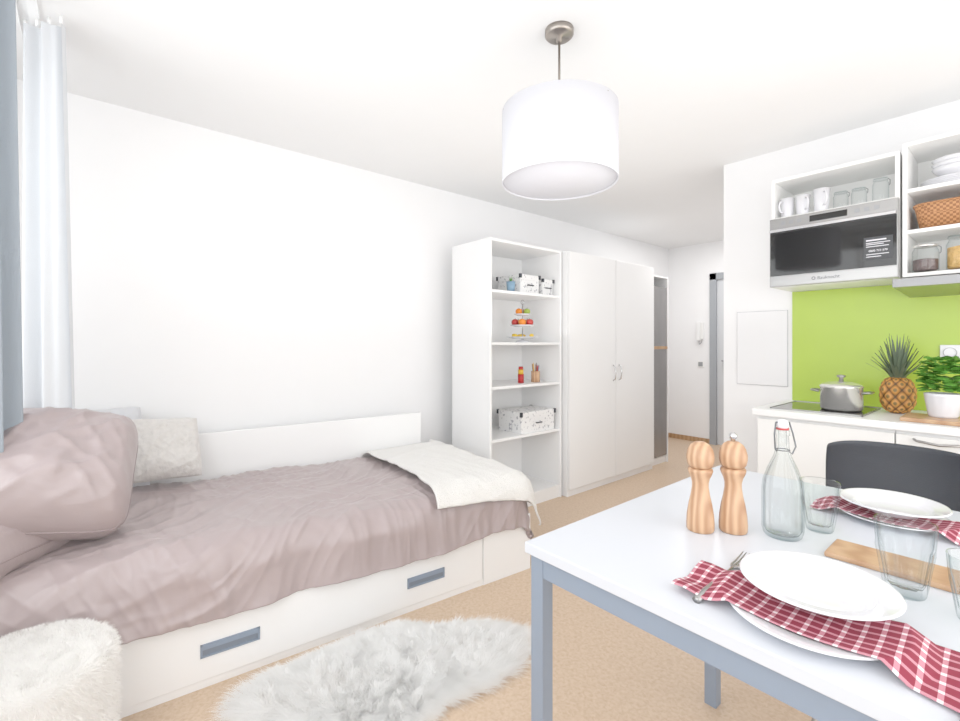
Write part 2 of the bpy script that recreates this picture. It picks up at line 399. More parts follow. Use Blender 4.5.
def pillow(name,w,h,t,m,loc,rot,label,cat,seed=0,pipe=None,wr=.012,corner=.05):
    n=56; v=[];f=[]
    idx={}
    def pos(i,j,sg):
        u=-1+2*i/n; q=-1+2*j/n
        u2=math.sin(u*pi/2)*.35+u*.65; q2=math.sin(q*pi/2)*.35+q*.65
        hh=(max(0,(1-u2**4)*(1-q2**4)))**.6
        rc=1-corner*(u2*q2)**4
        x=u2*w/2*(1-.05*(1-q2*q2))*rc; y=q2*h/2*(1-.05*(1-u2*u2))*rc
        z=sg*t/2*hh
        k=noise.noise(Vector((u*1.6+seed,q*1.6,seed+sg)))*wr*1.0
        rd=(ridge(Vector((u*2.5+q*1.5,q*1.5+seed,3)),7)+.7*ridge(Vector((u*1.5-q*3,u*2+seed,8)),7)+.4*ridge(Vector((u*5+q*3,q*2.5+seed,8)),7))*wr*1.2
        z+=sg*(k+rd)*hh
        z+=.02*noise.noise(Vector((u,q,seed)))
        return (x,y,z)
    for sg in (1,-1):
        for i in range(n+1):
            for j in range(n+1):
                if sg==-1 and (i in(0,n) or j in(0,n)): idx[(i,j,sg)]=idx[(i,j,1)]; continue
                idx[(i,j,sg)]=len(v); v.append(pos(i,j,sg))
    for sg in (1,-1):
        for i in range(n):
            for j in range(n):
                q=(idx[(i,j,sg)],idx[(i+1,j,sg)],idx[(i+1,j+1,sg)],idx[(i,j+1,sg)])
                f.append(q if sg==1 else q[::-1])
    o=mesh(name,v,f,m,None,True,loc=loc,rot=rot)
    tag(o,label,cat)
    if pipe:
        pts=[v[idx[(i,0,1)]] for i in range(n)]+[v[idx[(n,j,1)]] for j in range(n)]+[v[idx[(i,n,1)]] for i in range(n,0,-1)]+[v[idx[(0,j,1)]] for j in range(n,-1,-1)]
        sweep('piping',pts,.0035,pipe,o,seg=6)
    return o
def rotv(nx,ny,nz,spin):
    z=Vector((nx,ny,nz)).normalized(); q=z.to_track_quat('Z','Y'); 
    return (q.to_matrix()@Matrix.Rotation(spin,3,'Z')).to_euler()
pillow('pillow',.58,.36,.17,M['mauve'],(-2.24,-.27,.605),rotv(.05,.08,1,math.radians(-4)),'mauve satin pillow lying flat at the bed head','pillow',seed=2,pipe=M['mauvepipe'],wr=.014,corner=.09)
pillow('pillow',.53,.49,.31,M['mauve'],(-2.33,-.085,.79),rotv(.62,.18,.74,math.radians(70)),'mauve satin pillow propped on a flat one','pillow',seed=5,pipe=M['mauvepipe'],wr=.012,corner=.14)
pillow('cushion',.33,.34,.13,M['knit'],(-2.84,.30,.735),rotv(.86,.2,.45,math.radians(84)),'pale grey knitted cushion standing against back panel','cushion',seed=9,wr=.006)
pillow('cushion',.46,.32,.12,M['pale'],(-2.97,.08,.735),rotv(.86,.1,.5,math.radians(90)),'pale grey cotton cushion behind the knitted one','cushion',seed=12)

# ---------------- fur ----------------
def fur(name,emit,n,length,wid,m,parent,curl=.28,spread=.55):
    v=[];f=[]
    for i in range(n):
        p,nr,ln,sn=emit(); p=Vector(p); nr=Vector(nr).normalized(); sn=Vector(sn).normalized()
        d=(nr+Vector((random.uniform(-1,1),random.uniform(-1,1),random.uniform(-.5,.5)))*spread).normalized()
        if d.dot(sn)<.05: d=(d+sn*.3).normalized()
        L=length*ln*random.uniform(.6,1.1)
        side=d.cross(sn)
        if side.length<1e-3: side=Vector((1,0,0))
        side=side.normalized()*wid
        c=Vector((random.uniform(-1,1),random.uniform(-1,1),-.7))*L*curl
        a=p; b=p+d*L*.5+c*.3; b2=p+d*L*.8+c*.7; e=p+d*L+c*1.2
        for q in (b,b2,e):
            if q.z<.002: q.z=.002
        s=len(v); v+= [a-side,a+side,b+side*.9,b-side*.9,b2+side*.6,b2-side*.6,e]
        f+= [(s,s+1,s+2,s+3),(s+3,s+2,s+4,s+5),(s+5,s+4,s+6)]
    o=mesh(name,v,f,m,parent,True)
    o['kind']='stuff'
    return o
rc=Vector((-1.565,.885)); ra=math.radians(73)
ca,sa=math.cos(ra),math.sin(ra)
def rugr(a):
    c,s=math.cos(a),math.sin(a)
    r=1/math.sqrt((c/.515)**2+(s/.245)**2)
    return r*(1+.10*math.cos(4*a+.6)+.05*math.sin(3*a+1)+.03*math.sin(7*a))
def rugpt(a,q):
    r=rugr(a)*q; lx,ly=r*math.cos(a),r*math.sin(a)
    return (rc.x+ca*lx-sa*ly, rc.y+sa*lx+ca*ly)
def rugz(x,y,q):
    return .032*max(0,1-q**8)+.003
v=[(rc.x,rc.y,rugz(rc.x,rc.y,0))];f=[]
NR,NA=24,120
for k in range(1,NR+1):
    for i in range(NA):
        a=2*pi*i/NA; x,y=rugpt(a,k/NR); v.append((x,y,rugz(x,y,k/NR)))
for i in range(NA): f.append((0,1+i,1+(i+1)%NA))
for k in range(NR-1):
    for i in range(NA):
        a=1+k*NA+i; b=1+k*NA+(i+1)%NA; f.append((a,a+NA,b+NA,b))
rug=mesh('sheepskin_rug',v,f,M['fur'],None,True)
tag(rug,'white long-haired sheepskin rug on the floor beside the bed','rug')
def em():
    a=random.uniform(0,2*pi); q=math.sqrt(random.random())
    x,y=rugpt(a,q); ox,oy=rugpt(a,1.0)
    d=Vector((ox-rc.x,oy-rc.y)).normalized()*(.35+q**4*1.3)
    cl=noise.noise(Vector((x*26,y*26,0)))+.5*noise.noise(Vector((x*9,y*9,0))); cl2=noise.noise(Vector((x*26,y*26,7)))+.5*noise.noise(Vector((x*9,y*9,7)))
    big=(1+.25*noise.noise(Vector((x*20,y*20,3))))*(1+.45*q**6)
    return (x,y,rugz(x,y,q)-.001),(d.x+cl*1.2,d.y+cl2*1.2,.75),big,(0,0,1)
fur('wool_pile',em,85000,.052,.0006,M['fur'],rug,spread=.28,curl=.26)
pf=thing('pouf','round cream fluffy fleece pouf beside the bed','stool',(-1.785,-.135,0))
PR,PH=.2,.400
cr=.04
edge=[(PR-cr+cr*math.cos(t*pi/16),PH-cr+cr*math.sin(t*pi/16)) for t in range(9)]
lathe('seat',[(0,0.0),(PR-.03,0),(PR,.02)]+edge+[(PR-.1,PH+.005),(0,PH+.008)],M['furcream'],pf,64)
def em2():
    cl=lambda p:(noise.noise(Vector(p)*32)*.9,noise.noise(Vector(p)*32+Vector((9,0,0)))*.9)
    k=random.random(); a=random.uniform(0,2*pi); ca_,sa_=math.cos(a),math.sin(a)
    if k<.36:
        r=(PR-cr)*math.sqrt(random.random()); p=(r*ca_,r*sa_,PH+.004*(1-r/PR)); c=cl(p)
        return p,(c[0],c[1],.8),1,(0,0,1)
    if k<.50:
        t=random.uniform(0,pi/2); r=PR-cr+cr*math.cos(t); p=(r*ca_,r*sa_,PH-cr+cr*math.sin(t)); n=(ca_*math.cos(t),sa_*math.cos(t),math.sin(t)); c=cl(p)
        return p,(n[0]+c[0],n[1]+c[1],n[2]),1,n
    z=random.uniform(.02,PH-cr); p=(PR*ca_,PR*sa_,z); c=cl(p)
    return p,(ca_-sa_*c[0],sa_+ca_*c[0],-.4+c[1]),1,(ca_,sa_,0)
fur('fleece',em2,52000,.018,.0006,M['furcream'],pf,spread=.5)

# ---------------- curtains ----------------
def curtain(name,A,B,z0,z1,folds,amp,m,label,n=120):
    A=Vector(A);B=Vector(B); d=(B-A); nn=Vector((-d.y,d.x)).normalized()
    t=thing(name,label,'curtain',(A.x,A.y,z0))
    def P(u,v):
        q=A+d*(u*(1-.10*v))+nn*amp*(math.sin(u*folds*2*pi+.6*v)+.35*math.sin(u*folds*4.4*pi+1+v))*(0.7+.4*(1-v))
        return (q.x-A.x,q.y-A.y,(z1-z0)*v)
    gridmesh('curtain_panel',P,n,20,m,t)
    for i in range(4):
        q=A+d*(i+.5)/4-A
        lathe('glider',[(0,0),(.006,0),(.006,.03),(0,.03)],M['white'],t,10,loc=(q.x,q.y,z1-z0))
    return t
curtain('curtain',(-2.53,-.20),(-2.372,-.058),.90,2.49,2.4,.028,M['curt'],'pale grey-white curtain gathered beside the window')
curtain('curtain',(-2.14,-.275),(-2.34,-.182),.90,2.49,2.0,.022,M['curtb'],'blue-grey curtain gathered beside the window')
rl=boxes('curtain_rail',[((-2.75,-.17,ZC-.02),(1.4,-.14,ZC)),((-2.75,-.23,ZC-.02),(1.4,-.20,ZC))],M['white']); tag(rl,'white double curtain rail fixed to the ceiling','curtain rail')

# ---------------- pendant ----------------
pl=thing('pendant_lamp','white drum-shade pendant lamp with nickel canopy','lamp',(-1.235,1.465,ZC))
lathe('canopy',[(0,0),(.058,0),(.058,-.02),(.05,-.028),(.012,-.03),(.012,-.05),(0,-.05)],M['nickel'],pl,32)
sweep('rod',[(0,0,-.04),(0,0,-.40)],.005,M['nickel'],pl)
sr,s0,s1=.232,-.62,-.33
lathe('lamp_shade',[(sr,s0),(sr,s1),(sr-.003,s1),(sr-.003,s0),(sr,s0)],M['shade'],pl,64)
lathe('diffuser',[(0,s0+.006),(sr-.005,s0+.006),(sr-.005,s0+.009),(0,s0+.009)],M['shade'],pl,64)
v=[];f=[]
for k in range(3):
    a=2*pi*k/3; sweep_data([(0,0,-.36),(sr*math.cos(a),sr*math.sin(a),-.34)],.003,6,v,f)
mesh('spider_fitting',v,f,M['nickel'],pl)

# ---------------- bookshelf ----------------
bs=thing('bookshelf','tall white open bookshelf with five compartments','bookshelf',(-2.95,2.205,0))
D,Wd,H=.45,.79,2.03
T=.02
box('side_panel',(0,0,0),(D,T,H),M['white'],bs); box('side_panel',(0,Wd-T,0),(D,Wd,H),M['white'],bs)
box('top_panel',(0,T,H-T),(D,Wd-T,H),M['white'],bs); box('back_panel',(0,T,0),(.008,Wd-T,H-T),M['white'],bs)
box('plinth',(D-.03,T,0),(D-.01,Wd-T,.08),M['white'],bs)
SH=[.08,.545,.93,1.255,1.64]
for z in SH: box('shelf',(.008,T,z),(D-.01,Wd-T,z+T),M['white'],bs)
# ---------------- wardrobe ----------------
wd=thing('wardrobe','tall white two-door wardrobe with bow handles','wardrobe',(-3.1,3.02,0))
D2,W2=.66,1.335
box('body',(0,0,0),(D2-.02,W2,2.03),M['white'],wd)
for i in range(2):
    a=.004+i*W2/2; b=a+W2/2-.008
    dd=box('door',(D2-.016,a,.06),(D2,b,2.026),M['white'],wd,bev=.003)
    hy=W2/2-.045 if i==0 else W2/2+.045
    sweep('handle',[(D2,hy,.93),(D2+.022,hy,.945),(D2+.03,hy,1.0),(D2+.022,hy,1.055),(D2,hy,1.07)],.006,M['chrome'],dd)
cu=thing('wardrobe_end_unit','slim white cabinet with grey reflective front panel and wooden rail','slim cabinet',(-3.1,4.365,0))
box('side_panel',(0,.37,0),(.60,.385,1.97),M['white'],cu); box('top_panel',(0,0,1.955),(.60,.369,1.97),M['white'],cu)
box('back_panel',(0,0,0),(.01,.369,1.954),M['white'],cu); box('base_panel',(0.011,0,.0),(.58,.369,.07),M['white'],cu)
box('mirror_panel',(.575,.002,.08),(.592,.369,1.86),M['mirror'],cu)
box('rail',(.593,.002,1.205),(.60,.369,1.235),M['oak'],cu)

# ---- bookshelf contents
def onshelf(i): return SH[i]+T+.0005
def storage_box(loc,sx,sy,sz,label,rot=0):
    t=thing('storage_box',label,'box',loc,rot,group='patterned storage boxes')
    box('box_body',(-sx/2,-sy/2,0),(sx/2,sy/2,sz*.8),M['print'],t,bev=.003)
    box('lid',(-sx/2-.004,-sy/2-.004,sz*.72),(sx/2+.004,sy/2+.004,sz),M['print'],t,bev=.003)
    sweep('handle',[(sx/2+.004,-.03,sz*.45),(sx/2+.014,-.03,sz*.45),(sx/2+.014,.03,sz*.45),(sx/2+.004,.03,sz*.45)],.005,M['blackp'],t)
    for a in (-1,1):
        for b in (-1,1): box('corner_guard',(a*(sx/2+.003)-.008,b*(sy/2+.003)-.010,sz*.80),(a*(sx/2+.003)+.008,b*(sy/2+.003)+.010,sz+.003),M['blackp'],t,bev=.001)
    return t
storage_box((-2.70,2.69,onshelf(4)),.26,.21,.15,'white patterned storage box with lid and dark corners')
storage_box((-2.66,2.892,onshelf(4)),.20,.12,.13,'small white patterned storage box beside larger one')
storage_box((-2.66,2.745,onshelf(1)),.26,.38,.165,'wide white storage box with dark corners on lower shelf')
cp=thing('tin_cup','light blue tin cup holding a small succulent','cup',(-2.60,2.51,onshelf(4)))
lathe('cup_body',[(0,0),(.028,0),(.036,.085),(.034,.085),(.027,.004),(0,.004)],M['blue'],cp,24)
v=[];f=[]
for k in range(14):
    a=k*2.4; s=len(v); r=.02; hh=.03+.01*(k%3)
    v+=[(0.005*math.cos(a+1.5),.005*math.sin(a+1.5),.075),(-.005*math.cos(a+1.5),-.005*math.sin(a+1.5),.075),(r*math.cos(a),r*math.sin(a),.08+hh)]; f.append((s,s+1,s+2))
mesh('succulent',v,f,M['leaf'],cp)
fs=thing('fruit_stand','white three-tier fruit stand on the shelf','fruit stand',(-2.66,2.70,onshelf(3)))
lathe('foot',[(0,0),(.06,0),(.05,.012),(.012,.02),(.006,.03),(0,.03)],M['ceramic'],fs)
sweep('pole',[(0,0,.02),(0,0,.31)],.004,M['chrome'],fs)
for r,z in ((.13,.03),(.10,.125),(.07,.215)):
    lathe('tier',[(0,z),(r*.6,z),(r,z+.012),(r,z+.015),(r*.6,z+.004),(0,z+.004)],M['ceramic'],fs,40)
sweep('ring_handle',arc((0,0,.325),.018,-pi/2,1.5*pi,16),.003,M['chrome'],fs,6)
def fruit(kind,loc,r,m,label):
    t=lathe(kind,[(0,-r*.82),(r*.3,-r*.9),(r*.75,-r*.65),(r,0),(r*.8,r*.6),(r*.35,r*.85),(0,r*.7)],m,None,20,loc=loc)
    md=t.modifiers.new('sub','SUBSURF'); md.levels=1; md.render_levels=1
    tag(t,label,'fruit',group='fruit on the tiered stand')
    sweep('stem',[(0,0,r*.65),(.002,0,r*1.05)],.0018,M['soil'],t,5)
FB=(-2.66,2.70,onshelf(3))
fl=[('apple','apple_red','red apple on the tiered stand'),('orange','orange','orange on the tiered stand'),('apple','apple_green','green apple on the tiered stand')]
i=0
for tz,rr,n,r in ((.129,.062,5,.033),(.219,.038,3,.030)):
    for k in range(n):
        kd,mm,lb=fl[(i)%3]; i+=1; a=2*pi*k/n+.4
        fruit(kd,(FB[0]+rr*math.cos(a),FB[1]+rr*math.sin(a),FB[2]+tz+r*.9+.002),r,M[mm],lb)
for k in range(3):
    o=sweep('banana',[(0.078*math.cos(a),.078*math.sin(a),.0) for a in [k*2.0+q*.16 for q in range(7)]],[.004,.012,.015,.015,.015,.012,.004],M['banana'],None,10,loc=(FB[0],FB[1],FB[2]+.055))
    tag(o,'yellow banana on the bottom tier','fruit',group='fruit on the tiered stand')
cj=thing('candle','red and yellow candles stacked on a shelf','candle',(-2.64,2.66,onshelf(2)))
lathe('wax',[(0,0),(.024,0),(.024,.07),(0,.07)],M['red'],cj,24); lathe('yellow_wax',[(0,.07),(.022,.07),(.022,.105),(.004,.11),(0,.11)],M['yellow'],cj,24)
lathe('red_wax_top',[(0,.105),(.018,.105),(.018,.13),(0,.13)],M['red'],cj,24)
pc=thing('pencil_cup','wooden cup filled with coloured pencils','pencil cup',(-2.62,2.81,onshelf(2)))
lathe('cup_body',[(0,0),(.036,0),(.036,.09),(.034,.09),(.034,.004),(0,.004)],M['beech'],pc,24)
pcl=[M['red'],M['oak'],M['yellow'],M['blue'],M['beech'],M['dark'],M['red'],M['beech']]
for k in range(8):
    a=k*2.399; pn=sweep('pencil',[(.012*math.cos(a),.012*math.sin(a),.006),(.028*math.cos(a),.028*math.sin(a),.13+.01*(k%3)),(.03*math.cos(a),.03*math.sin(a),.14+.01*(k%3))],[.0035,.0035,.0008],pcl[k],None,6,loc=(-2.62,2.81,onshelf(2)))
    tag(pn,'wooden coloured pencil standing in the cup','pencil',group='pencils in the cup')

# ---------------- kitchen ----------------
yf=2.90
def base_cab(x0,x1,kind,label):
    t=thing('kitchen_base_cabinet',label,'kitchen cabinet',(x0,yf,0))
    w=x1-x0
    box('body',(0.001,.02,.1),(w-.001,.57,.86),M['white'],t); box('plinth',(.001,.06,0),(w-.001,.08,.1),M['grey'],t)
    if kind in('door','plain'):
        d=box('door',(.003,0,.11),(w-.003,.018,.845),M['cream'],t,bev=.003)
        if kind=='door': sweep('handle',[(w*.5-.07,0,.81),(w*.5-.06,-.025,.81),(w*.5+.06,-.025,.81),(w*.5+.07,0,.81)],.006,M['chrome'],d)
    else:
        for a,b in ((.11,.47),(.475,.70),(.705,.845)):
            d=box('drawer',(.003,0,a),(w-.003,.018,b),M['cream'],t,bev=.003)
            z=b-.028
            sweep('handle',[(w*.5-.085,0,z+.012),(w*.5-.075,-.02,z+.008),(w*.5,-.03,z),(w*.5+.075,-.02,z+.008),(w*.5+.085,0,z+.012)],.006,M['steel'],d)
    return t
base_cab(-1.0,-.41,'plain','white built-in kitchen cabinet below the cooktop')
base_cab(-.41,-.11,'drawer','narrow white kitchen drawer cabinet with bow handles')
base_cab(-.11,.49,'door','white kitchen door cabinet with bow handle')
wt=box('worktop',(-1.02,yf-.02,.864),(.50,YK-.002,.90),M['white'],None,bev=.004); tag(wt,'continuous white kitchen worktop','worktop')
sb=box('splashback',(-.99,YK-.010,.902),(.50,YK-.002,1.598),M['green'],None,bev=0); tag(sb,'lime green glossy splashback behind the cooktop','splashback')
hb=thing('cooktop','black glass cooktop with steel trim in the worktop','cooktop',(-.745,3.17,.9005))
box('glass_surface',(-.2,-.21,0),(.2,.21,.006),M['black'],hb,bev=.002)
boxes('steel_trim',[((-.206,-.216,0),(-.2,.216,.008)),((.2,-.216,0),(.206,.216,.008)),((-.206,-.216,0),(.206,-.21,.008)),((-.206,.21,0),(.206,.216,.008))],M['steel'],hb)
pt=thing('cooking_pot','stainless steel pot with lid and side handles','pot',(-.665,3.14,.9085))
lathe('pot_body',[(0,0),(.088,0),(.094,.008),(.094,.12),(.097,.123),(.092,.123),(.09,.01),(0,.01)],M['pot'],pt,48)
ld=lathe('lid',[(0.096,.124),(.097,.128),(.085,.138),(.05,.150),(0,.155)],M['pot'],pt,48)
lathe('knob',[(0,.153),(.012,.155),(.008,.17),(.02,.178),(.02,.186),(0,.19)],M['steel'],ld,24)
for s in (-1,1):
    sweep('handle',[(s*.093,-.035,.095),(s*.12,-.035,.10),(s*.132,-.02,.10),(s*.132,.02,.10),(s*.12,.035,.10),(s*.093,.035,.095)],.006,M['steel'],pt)
pa=thing('pineapple','ripe pineapple with a tall spiky crown','pineapple',(-.452,3.27,.9005))
v=[];f=[];gv=[];nu,nv=144,90
for j in range(nv+1):
    q=j/nv; ph=pi*q; rr=.070*math.sin(ph)**.55 if 0<q<1 else .002; z=.095-.095*math.cos(ph)
    for i in range(nu):
        a=2*pi*i/nu
        g=(abs(math.sin(4*a+q*13))*abs(math.sin(4*a-q*13)))**.6; r=rr*(1+.16*(g-.3)); gv.append(g)
        v.append((r*math.cos(a),r*math.sin(a),z))
for j in range(nv):
    for i in range(nu): f.append((j*nu+i,j*nu+(i+1)%nu,(j+1)*nu+(i+1)%nu,(j+1)*nu+i))
fb=mesh('fruit_body',v,f,M['pine'],pa,True)
at=fb.data.attributes.new('scales','FLOAT','POINT'); at.data.foreach_set('value',gv)
v=[];f=[]
for k in range(60):
    a=k*2.399; q=k/60; ln=.09+.16*q; lean=.085*(1-q)+.022; r0=.022*(1-q*.6); w=.011
    for s in range(6):
        t=s/5; rad=r0+lean*(t**1.2)*1.1; z=.175+ln*(t-.15*t*t*(1-q))
        ww=w*(1-t)**.7*.9+.0005; ux,uy=math.cos(a),math.sin(a)
        v.append((rad*ux-uy*ww,rad*uy+ux*ww,z)); v.append((rad*ux*.94,rad*uy*.94,z-.003)); v.append((rad*ux+uy*ww,rad*uy-ux*ww,z))
    b=len(v)-18
    for s in range(5):
        for c in range(2): f.append((b+s*3+c,b+s*3+c+1,b+s*3+c+4,b+s*3+c+3))
mesh('leaf_crown',v,f,M['pleaf'],pa,True)
cb=box('chopping_board',(-.40,2.94,.9005),(-.05,3.18,.92),M['board'],None,bev=.005); tag(cb,'wooden chopping board lying on the worktop','chopping board')
bz=thing('potted_basil','potted basil in a white embossed ceramic pot','potted plant',(-.265,3.09,.9205))
lathe('plant_pot',[(0,0),(.05,0),(.054,.01),(.066,.10),(.068,.112),(.062,.112),(.058,.09),(0,.085)],M['ceramic'],bz,48,fac=lambda a,z:1+.02*math.sin(a*12)*(1 if .01<z<.105 else 0))
lathe('soil',[(.058,.095),(.03,.1),(0,.1)],M['soil'],bz,24)
v=[];f=[]
def leafat(c,dirv,L,w):
    d=Vector(dirv).normalized(); s=d.cross(Vector((0,0,1))).normalized(); n=s.cross(d); c=Vector(c); b=len(v)
    prof=[(0,0.05),(.15,.7),(.4,1),(.65,.92),(.88,.5),(1,0.02)]
    for t,ww in prof:
        dr=-.35*t*t*L
        v.append(c+d*L*t-s*w*ww+Vector((0,0,dr))-n*.005*ww); v.append(c+d*L*t+Vector((0,0,dr))+n*.003); v.append(c+d*L*t+s*w*ww+Vector((0,0,dr))-n*.005*ww)
    for t in range(5):
        for k in range(2): f.append((b+t*3+k,b+t*3+k+1,b+t*3+k+4,b+t*3+k+3))
for k in range(190):
    a=random.uniform(0,2*pi); q=random.random()**.5; zz=random.uniform(.12,.275)
    rr=.066*q*math.sin(min(1,(zz-.09)/.07)*pi/2)*(1.1 if zz<.22 else 1.1-(zz-.22)*8)
    leafat((rr*math.cos(a),rr*math.sin(a),zz),(math.cos(a+random.uniform(-.6,.6)),math.sin(a+random.uniform(-.6,.6)),random.uniform(.1,1.0)),random.uniform(.035,.052),random.uniform(.017,.026))
mesh('foliage',v,f,M['leaf'],bz,True)
so=thing('wall_socket','white double wall socket on the splashback','socket',(-.235,YK-.011,1.22))
box('plate',(-.075,-.008,-.04),(.075,0,.04),M['ceramic'],so,bev=.003)
for s in (-.037,.037): lathe('outlet',[(.024,0),(.026,.004),(.026,-.002),(.02,-.006),(0,-.006)],M['grey'],so,24,loc=(s,-.009,0),rot=(pi/2,0,0))
yu=3.13
ul=thing('wall_cabinet','open white wall cabinet above the microwave','wall cabinet',(-1.0,yu,0))
w=.575
box('side_panel',(0,0,1.60),(.018,.345,2.24),M['cream'],ul); box('side_panel',(w-.018,0,1.60),(w,.345,2.24),M['cream'],ul)
box('top_panel',(.018,0,2.222),(w-.018,.345,2.24),M['cream'],ul); box('shelf',(.018,.0,1.995),(w-.018,.34,2.012),M['cream'],ul)
box('back_panel',(.018,.337,1.60),(w-.018,.345,2.222),M['cream'],ul); box('base_panel',(.018,.02,1.60),(w-.018,.335,1.615),M['cream'],ul)
mw=thing('microwave','built-in steel microwave with black glass door','microwave',(-1.0,yu-.03,1.60))
box('housing',(.02,.03,.017),(w-.02,.33,.39),M['grey'],mw)
box('front_frame',(.0,0,.0),(w+.0,.028,.40),M['steel'],mw,bev=.003)
box('control_panel',(.004,-.003,.338),(w-.004,0,.396),M['steel'],mw,bev=.001)
box('display',(.20,-.005,.350),(.37,-.002,.384),M['black'],mw,bev=.001)
for x in (.06,.10,.14,.40,.44,.48): box('button',(x,-.005,.357),(x+.022,-.002,.379),M['grey'],mw,bev=.001)
md=box('door_glass',(.006,-.010,.062),(w-.006,0,.318),M['black'],mw,bev=.001)
box('door_handle',(.006,-.03,.316),(w-.006,-.006,.332),M['chrome'],mw,bev=.003)
box('lower_strip',(.004,-.004,.004),(w-.004,0,.058),M['steel'],mw,bev=.001)
st=box('sticker',(w-.135,-.0115,.10),(w-.02,-.010,.215),mat('dark_sticker',(44,46,50),.5),md,bev=0)
def text(s,size,loc,rot,m,parent,name='lettering'):
    c=bpy.data.curves.new(name,'FONT'); c.body=s; c.size=size; c.align_x='CENTER'; c.extrude=.0002
    o=bpy.data.objects.new(name,c); COL.objects.link(o)
    dg=bpy.context.evaluated_depsgraph_get(); me=bpy.data.meshes.new_from_object(o.evaluated_get(dg))
    bpy.data.objects.remove(o)
    return add(name,me,m,parent,loc=loc,rot=rot)
text('Bauknecht',.024,(w*.5,-.0045,.024),(pi/2,0,0),M['blackp'],mw)
lathe('emblem',[(.006,0),(.009,0),(.009,.001),(.006,.001),(.006,0)],M['blackp'],mw,24,loc=(w*.5-.068,-.0045,.032),rot=(pi/2,0,0))
text('0800 723 570',.0135,(w-.0775,-.0118,.14),(pi/2,0,0),M['ceramic'],st)
boxes('printed_lines',[((w-.125,-.0122,q[0]),(w-.125+q[1],-.0115,q[0]+q[2])) for q in ((.196,.08,.006),(.184,.095,.003),(.176,.07,.003),(.165,.09,.003),(.125,.09,.003),(.113,.06,.003))],M['ceramic'],st)
ur=thing('wall_cabinet','open white wall cabinet with three shelf levels','wall cabinet',(-.415,yu,0))
w2=.6; zb,zt=1.60,2.27
box('side_panel',(0,0,zb),(.018,.345,zt),M['cream'],ur); box('side_panel',(w2-.018,0,zb),(w2,.345,zt),M['cream'],ur)
box('top_panel',(.018,0,zt-.018),(w2-.018,.345,zt),M['cream'],ur); box('back_panel',(.018,.337,zb),(w2-.018,.345,zt-.018),M['cream'],ur)
RS=[zb,1.815,2.02]
for z in RS: box('shelf',(.018,0.0,z),(w2-.018,.336,z+.018),M['cream'],ur)
hd=thing('range_hood','slim stainless steel range hood under the wall cabinet','range hood',(-.43,2.98,1.52))
v=[(0,0,.02),(.62,0,.02),(.62,.49,0),(0,.49,0),(0,0,.055),(.62,0,.055),(.62,.49,.075),(0,.49,.075)]
mesh('hood_body',v,[(0,3,2,1),(4,5,6,7),(0,1,5,4),(1,2,6,5),(2,3,7,6),(3,0,4,7)],M['steel'],hd)
box('front_lip',(0,-.012,.018),(.62,0,.058),M['grey'],hd,bev=.003)
def cup(loc,rot,r,h):
    t=thing('mug','white ceramic mug on the wall cabinet shelf','mug',loc,rot,group='white mugs in the wall cabinet')
    lathe('mug_body',[(0,0),(r*.72,0),(r*.8,.006),(r,h),(r-.003,h),(r*.77,.008),(0,.008)],M['ceramic'],t,32)
    sweep('handle',[(r*.9,0,h*.82),(r+.018,0,h*.8),(r+.026,0,h*.55),(r+.016,0,h*.3),(r*.82,0,h*.25)],.005,M['ceramic'],t)
    return t
ZS=2.0125
m1=cup((-.935,3.19,ZS),-2.0,.037,.115); dup(m1,(-.855,3.185,ZS),-.9); dup(m1,(-.765,3.185,ZS),-1.0,scale=1.12)
def jar(loc,r,h,label,fill=None,metal=False,grp=None,level=.66):
    t=thing('glass_jar',label,'jar',loc,0,group=grp)
    lathe('jar_glass',[(0,0),(r*.9,0),(r,.01),(r,h*.75),(r*.85,h*.88),(r*.85,h*.92)],M['glass'],t,32)
    lathe('lid',[(0,h*.93),(r*.9,h*.93),(r*.92,h*.95),(r*.9,h),(0,h*1.0)],M['pot'] if metal else M['glass'],t,32)
    sweep('wire_clip',[(r*.88,0,h*.95),(r*1.12,0,h*.88),(r*1.1,0,h*.7),(r,0,h*.66)],.0018,M['wire'],t,6)
    if fill: lathe('contents',[(0,.008),(r*.82,.008),(r*.93,.014),(r*.93,h*(level-.04)),(r*.5,h*level),(0,h*level)],fill,t,32)
    return t
for x in (-.68,-.60,-.51):
    jar((x,3.20,ZS),.034,.125 if x>-.55 else .095,'small empty clip-top glass jar',grp='empty glass jars in the wall cabinet')
z=RS[2]+.0185
for i in range(4):
    o=lathe('plate',[(0,0),(.07,0),(.075,.003),(.115,.014),(.115,.016),(.07,.005),(0,.005)],M['ceramic'],None,48,loc=(-.25,3.28,z+i*.009)); tag(o,'white dinner plate stacked in the wall cabinet','plate',group='stacked plates in the wall cabinet')
for i in range(3):
    r,hh=.085,.05
    o=lathe('bowl',[(0,0),(r*.4,0),(r*.45,.006),(r*.85,hh*.6),(r,hh),(r-.004,hh),(r*.82,hh*.6),(r*.4,.01),(0,.008)],M['ceramic'],None,40,loc=(-.24,3.28,z+.052+i*.022))
    tag(o,'white ceramic bowl stacked on plates','bowl',group='bowls stacked in the wall cabinet')
bk=thing('wicker_basket','rectangular brown wicker basket on a cabinet shelf','basket',(-.205,3.265,RS[1]+.0185))
v=[];f=[];n=48
def rrect(a,sx,sy):
    c,s=math.cos(a),math.sin(a); return (sx*abs(c)**.35*(1 if c>0 else -1), sy*abs(s)**.35*(1 if s>0 else -1))
lev=[(0,0,0),(.155,.10,0),(.175,.118,.115),(.178,.120,.12),(.168,.110,.12),(.148,.095,.008),(0,0,.008)]
for sx,sy,zz in lev:
    for i in range(n):
        x,y=rrect(2*pi*i/n,sx,sy); v.append((x,y,zz))
